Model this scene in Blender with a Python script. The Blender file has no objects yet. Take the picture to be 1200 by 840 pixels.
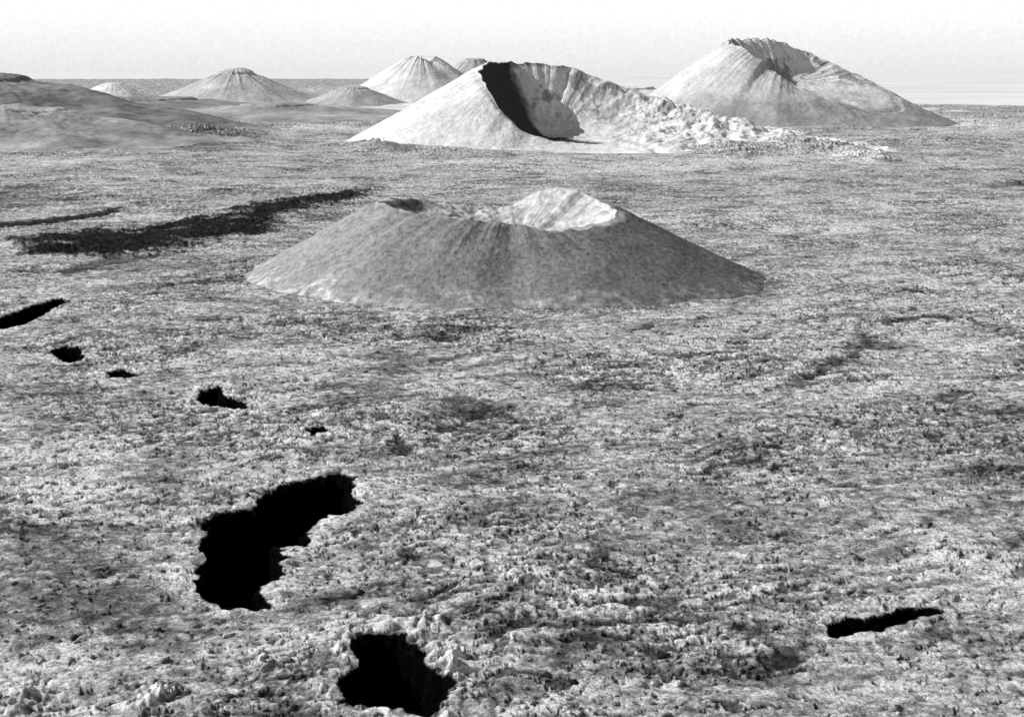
import bpy, math, numpy as np, bmesh
from mathutils import Vector
rng=np.random.RandomState(7)
F=1648.0; H=100.0; P=math.atan((420-84)/F)
def gp(u,v,z=0.0):
    """image pixel coordinates -> ground point (metres)"""
    x=(u-600)/F; y=(420-v)/F
    dy=math.cos(P)+y*math.sin(P); dz=-math.sin(P)+y*math.cos(P)
    t=(z-H)/dz
    return (x*t,dy*t)
perm=rng.permutation(4096); ang=rng.rand(4096)*2*np.pi; GX=np.cos(ang); GY=np.sin(ang)
def pn(x,y,seed=0):
    x=x+seed*37.17; y=y+seed*91.73
    xf=np.floor(x); yf=np.floor(y); xi=xf.astype(np.int64); yi=yf.astype(np.int64)
    fx=x-xf; fy=y-yf
    u=fx*fx*fx*(fx*(fx*6-15)+10); v=fy*fy*fy*(fy*(fy*6-15)+10)
    def g(a,b,dx,dy):
        h=perm[(perm[a&4095]+b)&4095]
        return GX[h]*dx+GY[h]*dy
    n00=g(xi,yi,fx,fy); n10=g(xi+1,yi,fx-1,fy); n01=g(xi,yi+1,fx,fy-1); n11=g(xi+1,yi+1,fx-1,fy-1)
    a=n00+u*(n10-n00); b=n01+u*(n11-n01)
    return (a+v*(b-a))*1.5
def fbm(x,y,lam,octs=3,seed=0,gain=0.5):
    s=0;a=1;f=1.0/lam
    for o in range(octs):
        s=s+a*pn(x*f,y*f,seed+o*3.3); a*=gain; f*=2.03
    return s
def sst(e0,e1,x):
    t=np.clip((x-e0)/(e1-e0),0,1); return t*t*(3-2*t)
def polysd(poly,X,Y):
    p=np.array(poly); n=len(p); d=np.full(X.shape,1e18); ins=np.zeros(X.shape,bool)
    for i in range(n):
        a=p[i]; b=p[(i+1)%n]; e=b-a
        wx=X-a[0]; wy=Y-a[1]
        t=np.clip((wx*e[0]+wy*e[1])/(e@e+1e-9),0,1)
        d=np.minimum(d,(wx-e[0]*t)**2+(wy-e[1]*t)**2)
        c=((a[1]>Y)!=(b[1]>Y))
        den=(b[1]-a[1]) if abs(b[1]-a[1])>1e-9 else 1e-9
        ins^= c & (X< (b[0]-a[0])*(Y-a[1])/den+a[0])
    d=np.sqrt(d); return np.where(ins,-d,d)
# collapse pits: outline, depth, rim, warp
PITS=[
 ([(240,632),(246,606),(272,596),(300,592),(318,572),(352,560),(392,553),(412,556),(408,572),(420,588),(396,602),(362,612),(352,632),(318,636),(330,655),(328,672),(302,684),(306,712),(280,712),(248,700),(230,680),(244,655)],26,.6,1.5),
 ([(418,752),(440,746),(470,750),(492,768),(490,782),(524,796),(520,822),(500,836),(462,830),(424,826),(402,818),(404,796),(424,784)],22,.8,1.2),
 ([(0,372),(30,363),(66,351),(80,353),(58,365),(30,379),(8,383),(-20,383),(-30,375)],10,0.3,1.2),
 ([(58,411),(76,404),(94,408),(96,417),(80,421)],9,0.3,1.3),
 ([(122,433),(140,431),(160,440),(140,441)],5,0.3,1.2),
 ([(233,459),(256,455),(262,463),(280,466),(291,476),(262,473),(238,469)],9,.4,1.2),
 ([(360,503),(374,501),(383,506),(368,510)],6,0.2,.8),
 ([(975,734),(1000,727),(1040,719),(1085,712),(1096,718),(1060,729),(1010,736),(978,742)],7,0.3,1.1),
]
PITS=[([gp(*q) for q in poly],dp,rim,wp) for poly,dp,rim,wp in PITS]
DARK=[
 ([(14,292),(30,284),(60,278),(130,268),(230,258),(270,244),(318,236),(360,229),(440,221),(420,231),(345,245),(326,258),(318,272),(250,279),(200,292),(120,299),(60,300),(24,299)],0,0.86),
 ([(-40,265),(0,259),(70,251),(142,243),(144,247),(70,258),(0,266),(-40,271)],.5,0.9),
 ([(60,320),(120,302),(220,294),(120,314),(78,326)],.6,0.6),
 ([(912,442),(950,432),(960,420),(1000,405),(1012,388),(1028,402),(1004,418),(975,428),(965,440),(930,450)],.5,0.7),
 ([(1000,380),(1060,371),(1108,366),(1115,369),(1050,378)],.4,0.7),
 ([(1080,472),(1110,458),(1142,452),(1138,460),(1100,474)],.4,0.7),
 ([(510,464),(545,458),(560,466),(530,470)],.5,0.5),
 ([(455,508),(470,505),(480,520),(476,532),(464,530)],.8,0.75),
 ([(1045,650),(1078,641),(1084,645),(1052,656)],.6,0.7),
 ([(896,767),(930,762),(940,772),(905,780)],.6,0.7),
 ([(740,386),(766,380),(768,383),(744,389)],.4,0.7),
 ([(1150,215),(1240,208),(1240,214),(1160,219)],.4,0.5),
 ([(-30,640),(60,610),(150,650),(180,700),(110,730),(0,735),(-40,700)],0,0.42),
 ([(380,440),(470,400),(520,420),(470,450),(400,470)],0,0.25),
 ([(-100,225),(60,215),(110,235),(0,245),(-100,250)],0,0.5),
 ([(860,336),(900,330),(915,342),(890,350)],0,0.6),  # cinder cone's cast shadow at its right foot, painted into the ground tone
 ([(560,540),(800,520),(1000,560),(960,650),(760,690),(600,640)],0,0.16),
 ([(150,300),(300,290),(420,345),(560,365),(540,380),(300,360)],0,0.22),
 ([(500,790),(700,740),(900,790),(860,860),(520,860)],0,0.12),
 ([(180,150),(250,140),(300,160),(260,178),(190,175)],0,0.5),
 ([(430,168),(480,162),(500,176),(440,180)],0,0.4),
]
DARK=[([gp(*q) for q in poly],dp,st) for poly,dp,st in DARK]
PALE=[(250,400,220,35,.3),(120,520,180,40,.4),(420,500,60,25,.5),(180,600,120,25,.35),(430,690,80,60,.4),(1040,390,110,28,.4),(900,420,120,30,.2),(1130,330,90,25,.4),
 (1040,704,110,12,.6),(1130,640,60,50,.4),(860,745,60,12,.5),(560,330,60,20,.1),(1000,268,120,6,.8),(880,255,120,9,.6),(1100,240,150,8,.7),(740,200,120,7,.9),(120,800,160,40,.5),
 (360,215,120,5,.7),(60,195,60,3,.9),(1140,145,90,14,1.2),(1150,120,120,3,1.1),(330,650,20,30,.5),(480,740,60,18,.5),(1030,545,60,12,.4),(620,430,150,30,.15),(950,190,200,6,.9),(640,190,150,6,.8),(380,150,50,4,1.1),(420,105,90,3,1.1),(180,86,70,1.5,1.0),(900,320,150,15,.3),(80,190,100,3,.8),(300,180,100,3,.7)]
PALEW=[]
for u,v,ru,rv,g in PALE:
    x,y=gp(u,v); y1=gp(u,v-rv)[1]; y2=gp(u,v+rv)[1]
    PALEW.append((x,y,ru*math.hypot(x,y)/F,max(1.0,(y1-y2)/2),g))
MOUNDS=[(30,818,26,14,2.3),(175,812,34,14,2.5),(240,826,20,8,1.6),(300,812,30,10,.8),(532,778,9,22,1.4),(505,734,28,7,1.3),(110,830,22,7,1.9),
 (905,172,26,8,16),(980,180,30,6,11),(860,180,40,6,9),(1020,188,26,4,6),(600,196,60,4,3),(465,170,40,4,8),(520,178,30,4,6),(370,135,40,3,8),(220,160,60,5,16),(1150,145,60,3,5),(1100,165,60,4,6),
 (360,505,60,20,1.2),(430,480,60,12,1.5),(270,450,60,9,1.5),(100,395,50,8,1.5),(1000,395,50,10,1.2),(1040,704,60,4,.8),(340,655,16,16,.8),(1120,640,30,18,1.0),(80,287,90,7,3),(260,262,60,8,4)]
MW=[]
for u,v,ru,rv,a in MOUNDS:
    x,y=gp(u,v); y1=gp(u,v-rv)[1]; y2=gp(u,v+rv)[1]
    MW.append((x,y,ru*math.hypot(x,y)/F,(y1-y2)/2,a))
def terrain(X,Y):
    D=np.hypot(X,Y)
    wa=np.clip(D/230,0.9,14)
    nx=fbm(X,Y,7,2,11)+0.6*pn(X/2.1,Y/2.1,5); ny=fbm(X,Y,9,2,19)+0.6*pn(X/2.5,Y/2.5,8)
    WX=X+nx*wa*0.9; WY=Y+ny*wa*1.6
    far=sst(700,1800,D)
    h=fbm(X,Y,260,3,1)*(1.2+4*far)+fbm(X,Y,60,2,2)*0.9
    # flow direction swings gently across the field
    c,s=math.cos(.30),math.sin(.30)
    A=(WX*c+WY*s); B=(-WX*s+WY*c)
    A=A+10*fbm(X,Y,70,2,101); B=B+10*fbm(X,Y,60,2,103)
    r1=1-np.abs(pn(A/30,B/14,3))*2; r2=1-np.abs(pn(A/11,B/5.5,4))*2; r3=1-np.abs(pn(X/2.9,Y/2.9,6))*2; r4=pn(X/1.1,Y/1.4,9)
    region=np.clip(fbm(X,Y,75,2,14)*1.5+.40,0,1)
    rough=0.25+0.65*region
    h=h+0.35*r1-rough*(0.32*r2+0.22*r3-0.13*r4)*(1-.4*far)
    big=fbm(X,Y,120,3,21); mid=fbm(A,B*1.7,30,3,23); sm=fbm(X,Y,4,3,27)
    streak=fbm(A*.3,B*1.8,8,4,29,.65)
    tone=0.55*(1+0.24*big+0.28*mid+0.22*sm+.42*streak)
    crev=sst(0.35,.95,r2*.5+r3*.5-mid*.4)
    tone=tone*(1-(.40+.35*region)*crev)
    # long tension cracks following the flow
    cr=1-np.abs(fbm(A*.35,B*1.1,14,3,107,.55)); crk=sst(.955,.99,cr)*sst(-.1,.3,mid+.4*big)*(1-.5*far)
    tone=tone*(1-.6*crk); h=h-.35*crk
    f1=fbm(A,B*1.3,9,4,33,.65); f2=fbm(WX,WY*1.5,3.2,3,36,.6)
    cl=sst(.52,.66,f1+.4*region-.2+.2*big)
    c2=sst(.50,.66,f2+.4*region-.12+.15*mid)*(1-.4*far)
    hol=np.clip(cl*.95+c2*.9,0,1)
    h=h-.4*hol*(1-.5*far)
    tone=tone*(1-.72*hol)
    for x,y,rx,ry,g in PALEW:
        m=np.exp(-(((WX-x)/rx)**2+((WY-y)/ry)**2)); tone=tone+g*m*(0.55+0.5*mid+0.3*sm)*0.45*(1-.7*hol)
    for x,y,rx,ry,a in MW:
        m=np.exp(-(((WX-x)/rx)**2+((WY-y)/ry)**2)); h=h+a*m*(1-(.4*r2+.35*r3-.3*r4 if y<280 else (.3*r2 if y<400 else -.3*mid)))
    for i,(poly,dp,st) in enumerate(DARK):
        p=np.array(poly); w=p.max(0)-p.min(0); mg=max(6,w.min()*.5)
        k=(X>p[:,0].min()-mg)&(X<p[:,0].max()+mg)&(Y>p[:,1].min()-mg*2)&(Y<p[:,1].max()+mg*2)
        if not k.any(): continue
        sd=polysd(poly,WX[k],WY[k]); soft=max(1.2,min(w.min()*.3,40)) if dp==0 and i>0 else max(1.0,w.min()*.05)
        m=sst(soft,-soft,sd+ (mid[k]*1.0+sm[k]*0.8)*soft)
        if i==0:   # blocky aa flow, broken into dark tongues
            br=.35+.65*sst(.75,.40,fbm(A[k]*.5,B[k]*1.2,40,4,83,.6)); m=m*br
            blk=np.floor(3*(fbm(X[k],Y[k],22,3,81)+1))/3
            h[k]+=m*(blk*1.8-.5+.4*r3[k]); tone[k]=tone[k]*(1-m)+m*.028*(1+.6*sm[k])
        else:
            h[k]-=dp*m; tone[k]*=(1-st*m)
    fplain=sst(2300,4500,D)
    tone=tone*(1-fplain*.3)+0.42*fplain*0.3  # distance haze painted in: far plain tone drawn towards pale grey
    tone=np.clip(tone,0.02,0.82)
    pit=np.zeros_like(h)
    for poly,dp,rim,wp in PITS:
        p=np.array(poly); mg=22
        k=(X>p[:,0].min()-mg)&(X<p[:,0].max()+mg)&(Y>p[:,1].min()-mg)&(Y<p[:,1].max()+mg)
        if not k.any(): continue
        sd=polysd(poly,X[k]+nx[k]*.9*wp,Y[k]+ny[k]*1.6*wp)-.2
        ring=np.exp(-((sd-3.4)/2.4)**2)
        h[k]+=rim*ring*(1.0-.7*r2[k]-.3*r3[k])
        tone[k]=np.clip(tone[k]*(1+.25*ring)+.13*ring*(1+r4[k]),0,.8)
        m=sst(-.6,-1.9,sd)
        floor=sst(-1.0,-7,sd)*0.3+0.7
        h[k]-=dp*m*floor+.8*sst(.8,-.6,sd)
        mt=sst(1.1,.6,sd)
        tone[k]=tone[k]*(1-mt)+0.003*mt  # pit shade painted in: walls and floor set to near-black albedo
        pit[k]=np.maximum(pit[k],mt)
    coast=4700+sst(900,-300,X)*1900+sst(-500,-2200,X)*13500+fbm(X,Y,900,3,31)*500
    h=h-sst(-200,300,D-coast)*25
    return h,tone,pit
def make_mesh(name,co,faces,tone=None,mat=None):
    me=bpy.data.meshes.new(name); nv=len(co); nf=len(faces); k=faces.shape[1]
    me.vertices.add(nv); me.vertices.foreach_set('co',co.astype(np.float32).ravel())
    me.loops.add(nf*k); me.loops.foreach_set('vertex_index',faces.astype(np.int32).ravel())
    me.polygons.add(nf); me.polygons.foreach_set('loop_start',(np.arange(nf)*k).astype(np.int32))
    me.polygons.foreach_set('use_smooth',np.ones(nf,bool))
    if tone is not None:
        a=me.attributes.new('tone','FLOAT','POINT'); a.data.foreach_set('value',tone.astype(np.float32).ravel())
    me.update(calc_edges=True); me.validate()
    if mat: me.materials.append(mat)
    ob=bpy.data.objects.new(name,me); bpy.context.scene.collection.objects.link(ob); return ob
def grid_faces(nr,nc,wrap=False):
    i=np.arange(nr-1)[:,None]; j=np.arange(nc if wrap else nc-1)[None,:]; j2=(j+1)%nc
    return np.stack([(i*nc+j),(i*nc+j2),((i+1)*nc+j2),((i+1)*nc+j)],-1).reshape(-1,4)
def rock_mat(name,scales,contrast,bump,bdist,lo=.4,hi=.6):
    m=bpy.data.materials.new(name); m.use_nodes=True; nt=m.node_tree; N=nt.nodes; L=nt.links
    b=N['Principled BSDF']; b.inputs['Roughness'].default_value=.95; b.inputs['Specular IOR Level'].default_value=.0
    at=N.new('ShaderNodeAttribute'); at.attribute_name='tone'
    geo=N.new('ShaderNodeNewGeometry')
    prev=None
    for i,(sc,det) in enumerate(scales):
        n=N.new('ShaderNodeTexNoise'); n.inputs['Scale'].default_value=sc; n.inputs['Detail'].default_value=det; n.inputs['Roughness'].default_value=.7
        L.new(geo.outputs['Position'],n.inputs['Vector'])
        r=N.new('ShaderNodeMapRange'); r.inputs['From Min'].default_value=lo; r.inputs['From Max'].default_value=hi
        r.inputs['To Min'].default_value=1-contrast; r.inputs['To Max'].default_value=1+contrast*.75
        L.new(n.outputs['Fac'],r.inputs['Value'])
        if prev is None: prev=r.outputs[0]
        else:
            mm=N.new('ShaderNodeMath'); mm.operation='MULTIPLY'; L.new(prev,mm.inputs[0]); L.new(r.outputs[0],mm.inputs[1]); prev=mm.outputs[0]
        last=n
    mm=N.new('ShaderNodeMath'); mm.operation='MULTIPLY'; L.new(prev,mm.inputs[0]); L.new(at.outputs['Fac'],mm.inputs[1])
    m3=N.new('ShaderNodeMath'); m3.operation='MINIMUM'; L.new(mm.outputs[0],m3.inputs[0]); m3.inputs[1].default_value=.85
    L.new(m3.outputs[0],b.inputs['Base Color'])
    bp=N.new('ShaderNodeBump'); bp.inputs['Strength'].default_value=bump; bp.inputs['Distance'].default_value=bdist
    L.new(last.outputs['Fac'],bp.inputs['Height']); L.new(bp.outputs['Normal'],b.inputs['Normal'])
    return m
lava=rock_mat('lava_field_rock',[(.28,3),(1.3,5)],.42,.9,.8)
ash=rock_mat('cinder_ash',[(.25,3),(1.4,4)],.17,.6,.55)
ashfar=rock_mat('cinder_slopes_far',[(.03,5),(.25,4)],.11,.5,1.4)
# ground
th=np.concatenate([np.linspace(-62,-23,60,endpoint=False),np.linspace(-23,23,1300),np.linspace(23,62,61)[1:]])
th=np.radians(th)
rr=np.concatenate([np.geomspace(40,185,70,endpoint=False),np.geomspace(185,2600,1150,endpoint=False),np.geomspace(2600,26000,260)])
R,T=np.meshgrid(rr,th,indexing='ij'); X=R*np.sin(T); Y=R*np.cos(T)
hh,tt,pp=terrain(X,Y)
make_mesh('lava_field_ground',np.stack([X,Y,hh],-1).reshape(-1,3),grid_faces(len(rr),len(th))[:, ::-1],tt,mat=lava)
# cones
def per(vals,theta):
    a=np.array(sorted([(k%360,v) for k,v in vals])); x=a[:,0];y=a[:,1]
    x=np.concatenate([x-360,x,x+360]); y=np.tile(y,3)
    t=np.degrees(theta)%360
    fine=np.arange(-360,720,2.0); f=np.interp(fine,x,y)
    k=np.hanning(13); k/=k.sum(); f=np.convolve(f,k,'same')
    return np.interp(t,fine,f)
def cone(name,c,Rb,Rt,Zt,floor,tones,pin=1.3,pout=1.12,rough=1.0,gully=.22,seed=0,nt_=900,n1=160,n2=240,mat=ash,base=0.0,extra=None,mott=.16):
    th=np.linspace(0,2*np.pi,nt_,endpoint=False)
    rb=per(Rb,th)*(1+.03*pn(np.cos(th)*3,np.sin(th)*3,seed)); rt=per(Rt,th)*(1+.05*pn(np.cos(th)*5,np.sin(th)*5,seed+1)); zt=per(Zt,th)
    zt=zt*(1+.025*fbm(np.cos(th)*6,np.sin(th)*6,1,3,seed+2)*min(1,np.mean(rt)/60))
    s=np.concatenate([np.linspace(0.001,1,n1,endpoint=False),np.linspace(1,2,n2),np.array([2.03,2.08,2.15])])
    S,TH=np.meshgrid(s,th,indexing='ij'); RB=rb[None,:];RT=rt[None,:];ZT=zt[None,:]
    R=np.where(S<1,S*RT,RT+(S-1)*(RB-RT))
    inn=floor+(ZT-floor)*np.clip(S,0,1)**pin
    t=np.clip(S-1,0,1); out=(ZT-base)*((1-t)**pout)+base
    Z=np.where(S<1,inn,out); Z=np.where(S>2,base-(S-2)*60,Z)
    X=c[0]+R*np.cos(TH); Y=c[1]+R*np.sin(TH)
    sc=np.mean(list(dict(Rb).values()))
    Z=Z-0.010*sc*np.exp(-((S-1)/.05)**2)
    wth=TH+.10*fbm(X,Y,sc*.3,3,seed+13)
    gl=pn(wth*26,S*2.5,seed+3)+.7*pn(wth*60,S*6,seed+4)+.6*pn(wth*130,S*16,seed+6)
    env=np.clip(np.sin(np.clip(t,0,1)*np.pi),0,1)
    Z+=gully*sc*.006*gl*np.where(S>=1,env,.8*np.clip(S*2,0,1))
    Z+=rough*(sc*.010*fbm(X,Y,sc*.22,3,seed+5,.4)+sc*.002*fbm(X,Y,sc*.03,3,seed+8))*np.where(S>2,0,1)
    tin,tout=tones
    k=sst(.97,1.02,S+.05*fbm(X,Y,sc*.06,2,seed+9))
    tone=tin*(1-k)+tout*k
    tone=tone*(1+.25*gully*gl+mott*fbm(X,Y,sc*.25,4,seed+7)+.12*fbm(X,Y,sc*.02,2,seed+12))
    if extra: Z,tone=extra(X,Y,Z,tone,S,TH)
    tone=np.clip(tone,.02,.84)
    return make_mesh(name,np.stack([X,Y,Z],-1).reshape(-1,3),grid_faces(len(s),nt_,True),tone,mat=mat)
def ex0(X,Y,Z,T,S,TH):
    d=np.hypot((X-30)/24,(Y-706)/24)
    Z=Z-6*np.exp(-d**2*1.3)*(S<1)
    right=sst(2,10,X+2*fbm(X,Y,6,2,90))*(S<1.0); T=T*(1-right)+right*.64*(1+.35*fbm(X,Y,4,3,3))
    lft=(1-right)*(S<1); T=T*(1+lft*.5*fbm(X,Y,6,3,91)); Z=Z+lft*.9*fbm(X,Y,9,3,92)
    sc=sst(-38,-50,X)*(S<.98); T=T*(1-.75*sc)  # crater shadow under the left rim painted into the tone
    foot=sst(1.78,2.0,S+.2*fbm(X,Y,14,3,44)); T=T*(1-foot)+foot*.40*(1+.6*fbm(X,Y,5,3,41))
    dk=sst(-20,80,X)*(S>1); T=T*(1-.35*dk)  # flank away from the sun shaded in the tone
    lt=sst(-10,-90,X)*(S>1); T=T*(1+.22*lt)  # sunward flank lightened in the tone
    bl=sst(.35,.6,fbm(X,Y,2.2,3,97))*(S>1); T=T*(1-.35*bl)
    sp=sst(1.07,1.0,S+.05*fbm(X,Y,8,2,93))*(S>=1)*sst(5,20,X)*(X<62); T=T*(1-sp)+sp*.55
    return Z,T
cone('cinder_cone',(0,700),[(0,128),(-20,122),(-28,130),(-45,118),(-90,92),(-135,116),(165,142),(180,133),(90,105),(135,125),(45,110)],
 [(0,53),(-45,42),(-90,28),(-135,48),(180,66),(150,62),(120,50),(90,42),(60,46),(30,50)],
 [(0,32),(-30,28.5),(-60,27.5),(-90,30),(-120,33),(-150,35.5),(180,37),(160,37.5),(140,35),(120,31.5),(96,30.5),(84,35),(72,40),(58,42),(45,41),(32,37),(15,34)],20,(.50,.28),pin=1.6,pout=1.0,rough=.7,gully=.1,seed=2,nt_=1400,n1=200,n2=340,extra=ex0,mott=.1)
def ex1(X,Y,Z,T,S,TH):
    n=fbm(X,Y,40,4,51); n2=fbm(X,Y,12,3,52)
    rg=sst(60,200,X-50)
    Z=Z+rg*(n*6+n2*1.5)*(S<2)+(S<.97)*n*2.5
    T=T*(1+.35*rg*n2)
    st=sst(.05,.4,fbm(X,Y,30,4,57,.6))*(S<1)*sst(20,50,Z); T=T*(1-.5*st)
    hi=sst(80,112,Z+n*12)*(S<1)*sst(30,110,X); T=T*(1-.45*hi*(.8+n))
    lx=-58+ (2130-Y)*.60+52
    w=sst(14,-14,X-lx+n*10+n2*4)*(S<.99)*(Y>1905); T=T*(1-w)+w*.06  # painted shadow: left inner wall darkened where the rim's shadow falls
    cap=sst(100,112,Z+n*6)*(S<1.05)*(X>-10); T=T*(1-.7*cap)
    return Z,T
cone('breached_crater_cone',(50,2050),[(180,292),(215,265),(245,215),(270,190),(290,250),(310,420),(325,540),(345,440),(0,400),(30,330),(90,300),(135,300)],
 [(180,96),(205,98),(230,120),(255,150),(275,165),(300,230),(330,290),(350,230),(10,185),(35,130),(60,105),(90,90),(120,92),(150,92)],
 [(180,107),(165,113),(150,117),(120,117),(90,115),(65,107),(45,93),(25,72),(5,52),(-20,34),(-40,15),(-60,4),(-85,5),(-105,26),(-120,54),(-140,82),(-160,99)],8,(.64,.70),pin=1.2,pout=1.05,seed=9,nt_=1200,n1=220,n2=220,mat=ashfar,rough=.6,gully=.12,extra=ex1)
def ex2(X,Y,Z,T,S,TH):
    n=fbm(X,Y,60,4,61); n2=fbm(X,Y,18,3,62)
    lo=sst(75,15,Z+n*22)*(Y<2850); T=T*(1-.4*lo)
    sp=sst(.15,.5,n+.4*n2)*sst(50,90,Z)*(S<1.02); T=T*(1-.55*sp)
    return Z+n*1.2,T
cone('tall_crater_cone',(540,2850),[(180,350),(225,330),(270,290),(315,330),(0,340),(45,310),(90,320),(135,350)],
 [(180,112),(210,110),(240,100),(265,135),(290,190),(330,235),(0,210),(30,165),(60,125),(90,90),(120,90),(150,105)],
 [(180,161),(150,166),(120,171),(90,166),(60,144),(30,108),(0,64),(-30,28),(-50,24),(-70,44),(-95,80),(-120,118),(-150,150)],75,(.74,.58),pin=1.3,pout=1.06,seed=21,nt_=900,n1=200,n2=200,mat=ashfar,rough=.6,gully=.06,extra=ex2)
def simple(name,c,rb,rt,z,t,seed,ecc=1.0,dip=.12,pout=1.25,breach=None,rough=.7,mott=.16):
    Rb=[(a,rb*(ecc if a in(0,180) else 1)) for a in range(0,360,45)]
    Rt=[(a,rt) for a in range(0,360,45)]
    Zt=[(a,z*(1-(dip*2 if breach is not None and a==breach else 0))) for a in range(0,360,45)]
    return cone(name,c,Rb,Rt,Zt,z*(1-dip),t,pin=2.0,pout=pout,seed=seed,nt_=360,n1=40,n2=120,mat=ashfar,rough=rough,gully=.0,mott=mott)
simple('distant_volcanic_cone',(-750,3900),330,50,96,(.58,.52),31,ecc=1.1,pout=1.45,dip=-.16)  # distant cones' rock kept paler, so its colour carries the haze
simple('distant_volcanic_cone',(-290,4600),330,46,148,(.76,.72),33,pout=1.25,dip=.06,breach=315)
simple('distant_volcanic_cone',(-130,4900),250,40,138,(.5,.44),35,pout=1.2,dip=-.05)
simple('distant_volcanic_cone',(-419,3800),190,40,56,(.48,.46),37,ecc=1.2,pout=1.35,dip=-.15)
simple('distant_volcanic_cone',(-1395,5000),150,40,56,(.84,.84),39,dip=-.1,pout=1.0)
simple('ash_hill',(-950,2500),440,110,90,(.27,.27),41,ecc=1.25,dip=-.08,pout=1.15,mott=.4,rough=1.3)
simple('ash_hill',(-740,2080),300,90,46,(.40,.38),43,ecc=1.25,dip=-.1,pout=1.2,mott=.35,rough=1.3)
simple('ash_hill',(-900,3500),500,130,36,(.27,.27),45,ecc=1.3,dip=-.08,pout=1.4,mott=.4)
simple('ash_hill',(-520,3200),380,90,28,(.36,.36),47,ecc=1.5,dip=-.08,pout=1.4,mott=.4)
simple('ash_hill',(250,3700),600,120,60,(.7,.7),49,ecc=1.6,dip=.0,pout=1.6)
# boulders
bm=bmesh.new(); bmesh.ops.create_icosphere(bm,subdivisions=2,radius=1); bv=np.array([v.co[:] for v in bm.verts]); bf=np.array([[v.index for v in f.verts] for f in bm.faces]); bm.free()
n=9000
rad=190*np.exp(rng.rand(n)*math.log(700/190.)); th=np.radians(rng.uniform(-24,24,n)); bx=rad*np.sin(th); by=rad*np.cos(th)
keep=(fbm(bx,by,25,2,71)+.25*rng.randn(n)>.0)&~((np.hypot(bx,(by-700))<150)); bx=bx[keep];by=by[keep]
bh,bt,bpit=terrain(bx,by); ok=bpit<.01; bx,by,bh,bt=bx[ok],by[ok],bh[ok],bt[ok]; n=len(bx)
sz=0.15+rng.exponential(.2,n); sz=np.minimum(sz,1.0)
V=[]
for q in range(n):
    o=rng.rand(3)*50; d=1+.45*np.sin(bv@rng.randn(3,3)*1.6+o).prod(1)+.12*rng.randn(len(bv))
    a=rng.rand()*6.28; ca,sa=math.cos(a),math.sin(a)
    p=bv*d[:,None]*sz[q]*np.array([1.3,.8,.65])
    V.append(np.stack([p[:,0]*ca-p[:,1]*sa+bx[q],p[:,0]*sa+p[:,1]*ca+by[q],p[:,2]+bh[q]+sz[q]*.1],-1))
V=np.concatenate(V); Fc=(bf[None]+np.arange(n)[:,None,None]*len(bv)).reshape(-1,3)
tn=np.repeat(np.clip(bt*rng.uniform(.4,1.3,n),.05,.6),len(bv))
make_mesh('lava_boulders',V,Fc,tn,mat=lava)
# sea
g=np.array([[-90000,4000,-6],[90000,4000,-6],[90000,160000,-6],[-90000,160000,-6]],float)
g[:,2]=-14
sm=bpy.data.materials.new('hazy_sea_water'); sm.use_nodes=True; b=sm.node_tree.nodes['Principled BSDF']
b.inputs['Roughness'].default_value=.4
nz=sm.node_tree.nodes.new('ShaderNodeTexNoise'); nz.inputs['Scale'].default_value=.0006; nz.inputs['Detail'].default_value=6
ge=sm.node_tree.nodes.new('ShaderNodeNewGeometry'); sm.node_tree.links.new(ge.outputs['Position'],nz.inputs['Vector'])
mr=sm.node_tree.nodes.new('ShaderNodeMapRange'); mr.inputs['From Min'].default_value=.35; mr.inputs['From Max'].default_value=.6; mr.inputs['To Min'].default_value=.75; mr.inputs['To Max'].default_value=.95  # near-white base colour paints haze over the water
sm.node_tree.links.new(nz.outputs['Fac'],mr.inputs['Value']); sm.node_tree.links.new(mr.outputs[0],b.inputs['Base Color'])
make_mesh('sea',g,np.array([[0,1,2,3]]),mat=sm)
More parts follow.
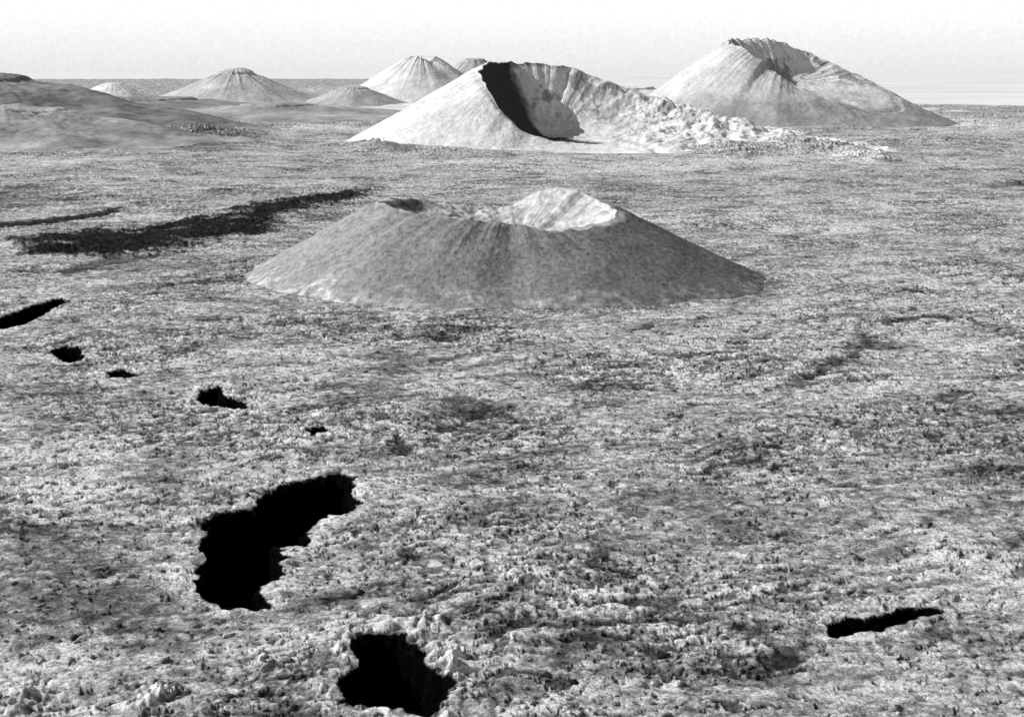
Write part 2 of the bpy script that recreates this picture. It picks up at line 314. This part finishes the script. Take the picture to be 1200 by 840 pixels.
# light
el=math.radians(33); az=math.radians(10)
v=Vector((-math.cos(el)*math.cos(az),math.cos(el)*math.sin(az),math.sin(el)))
ld=bpy.data.lights.new('sun','SUN'); ld.energy=5; ld.angle=math.radians(.5); ld.color=(1,.995,.985)
lo=bpy.data.objects.new('sun',ld); lo.rotation_euler=v.to_track_quat('Z','Y').to_euler(); bpy.context.scene.collection.objects.link(lo)
w=bpy.data.worlds.new('World'); bpy.context.scene.world=w; w.use_nodes=True; N=w.node_tree.nodes; L=w.node_tree.links
bg=N['Background']; sky=N.new('ShaderNodeTexSky'); sky.sky_type='NISHITA'; sky.sun_disc=False; sky.sun_elevation=el; sky.sun_rotation=math.radians(280)
bw=N.new('ShaderNodeRGBToBW'); L.new(sky.outputs[0],bw.inputs[0])
tc=N.new('ShaderNodeTexCoord'); sp=N.new('ShaderNodeSeparateXYZ'); L.new(tc.outputs['Generated'],sp.inputs[0])
hz=N.new('ShaderNodeMapRange'); hz.interpolation_type='SMOOTHSTEP'; hz.inputs['From Min'].default_value=.05; hz.inputs['From Max'].default_value=.16; hz.inputs['To Min'].default_value=1; hz.inputs['To Max'].default_value=0
L.new(sp.outputs['Z'],hz.inputs['Value'])
gr=N.new('ShaderNodeMapRange'); gr.inputs['From Min'].default_value=0; gr.inputs['From Max'].default_value=.04; gr.inputs['To Min'].default_value=8.2; gr.inputs['To Max'].default_value=10.2
L.new(sp.outputs['Z'],gr.inputs['Value'])
mp=N.new('ShaderNodeMapping'); mp.inputs['Scale'].default_value=(90,90,110); L.new(tc.outputs['Generated'],mp.inputs[0])
cn=N.new('ShaderNodeTexNoise'); cn.inputs['Scale'].default_value=3; cn.inputs['Detail'].default_value=12; cn.inputs['Roughness'].default_value=.95; L.new(mp.outputs[0],cn.inputs['Vector'])
cm=N.new('ShaderNodeMapRange'); cm.inputs['From Min'].default_value=.35; cm.inputs['From Max'].default_value=.65; cm.inputs['To Min'].default_value=.88; cm.inputs['To Max'].default_value=1.12; L.new(cn.outputs['Fac'],cm.inputs['Value'])
mu=N.new('ShaderNodeMath'); mu.operation='MULTIPLY'; L.new(gr.outputs[0],mu.inputs[0]); L.new(cm.outputs[0],mu.inputs[1])
mx=N.new('ShaderNodeMix'); mx.data_type='FLOAT'; L.new(hz.outputs[0],mx.inputs[0]); L.new(bw.outputs[0],mx.inputs[2]); L.new(mu.outputs[0],mx.inputs[3])
L.new(mx.outputs[0],bg.inputs['Color']); bg.inputs['Strength'].default_value=.1
# camera
cd=bpy.data.cameras.new('camera'); cd.sensor_width=36; cd.lens=F/1200*36; cd.clip_start=1; cd.clip_end=300000
cam=bpy.data.objects.new('camera',cd); cam.location=(0,0,H); cam.rotation_euler=(math.pi/2-P,0,0); bpy.context.scene.collection.objects.link(cam)
sc=bpy.context.scene; sc.camera=cam
sc.view_settings.view_transform='Standard'; sc.view_settings.look='None'; sc.view_settings.exposure=0
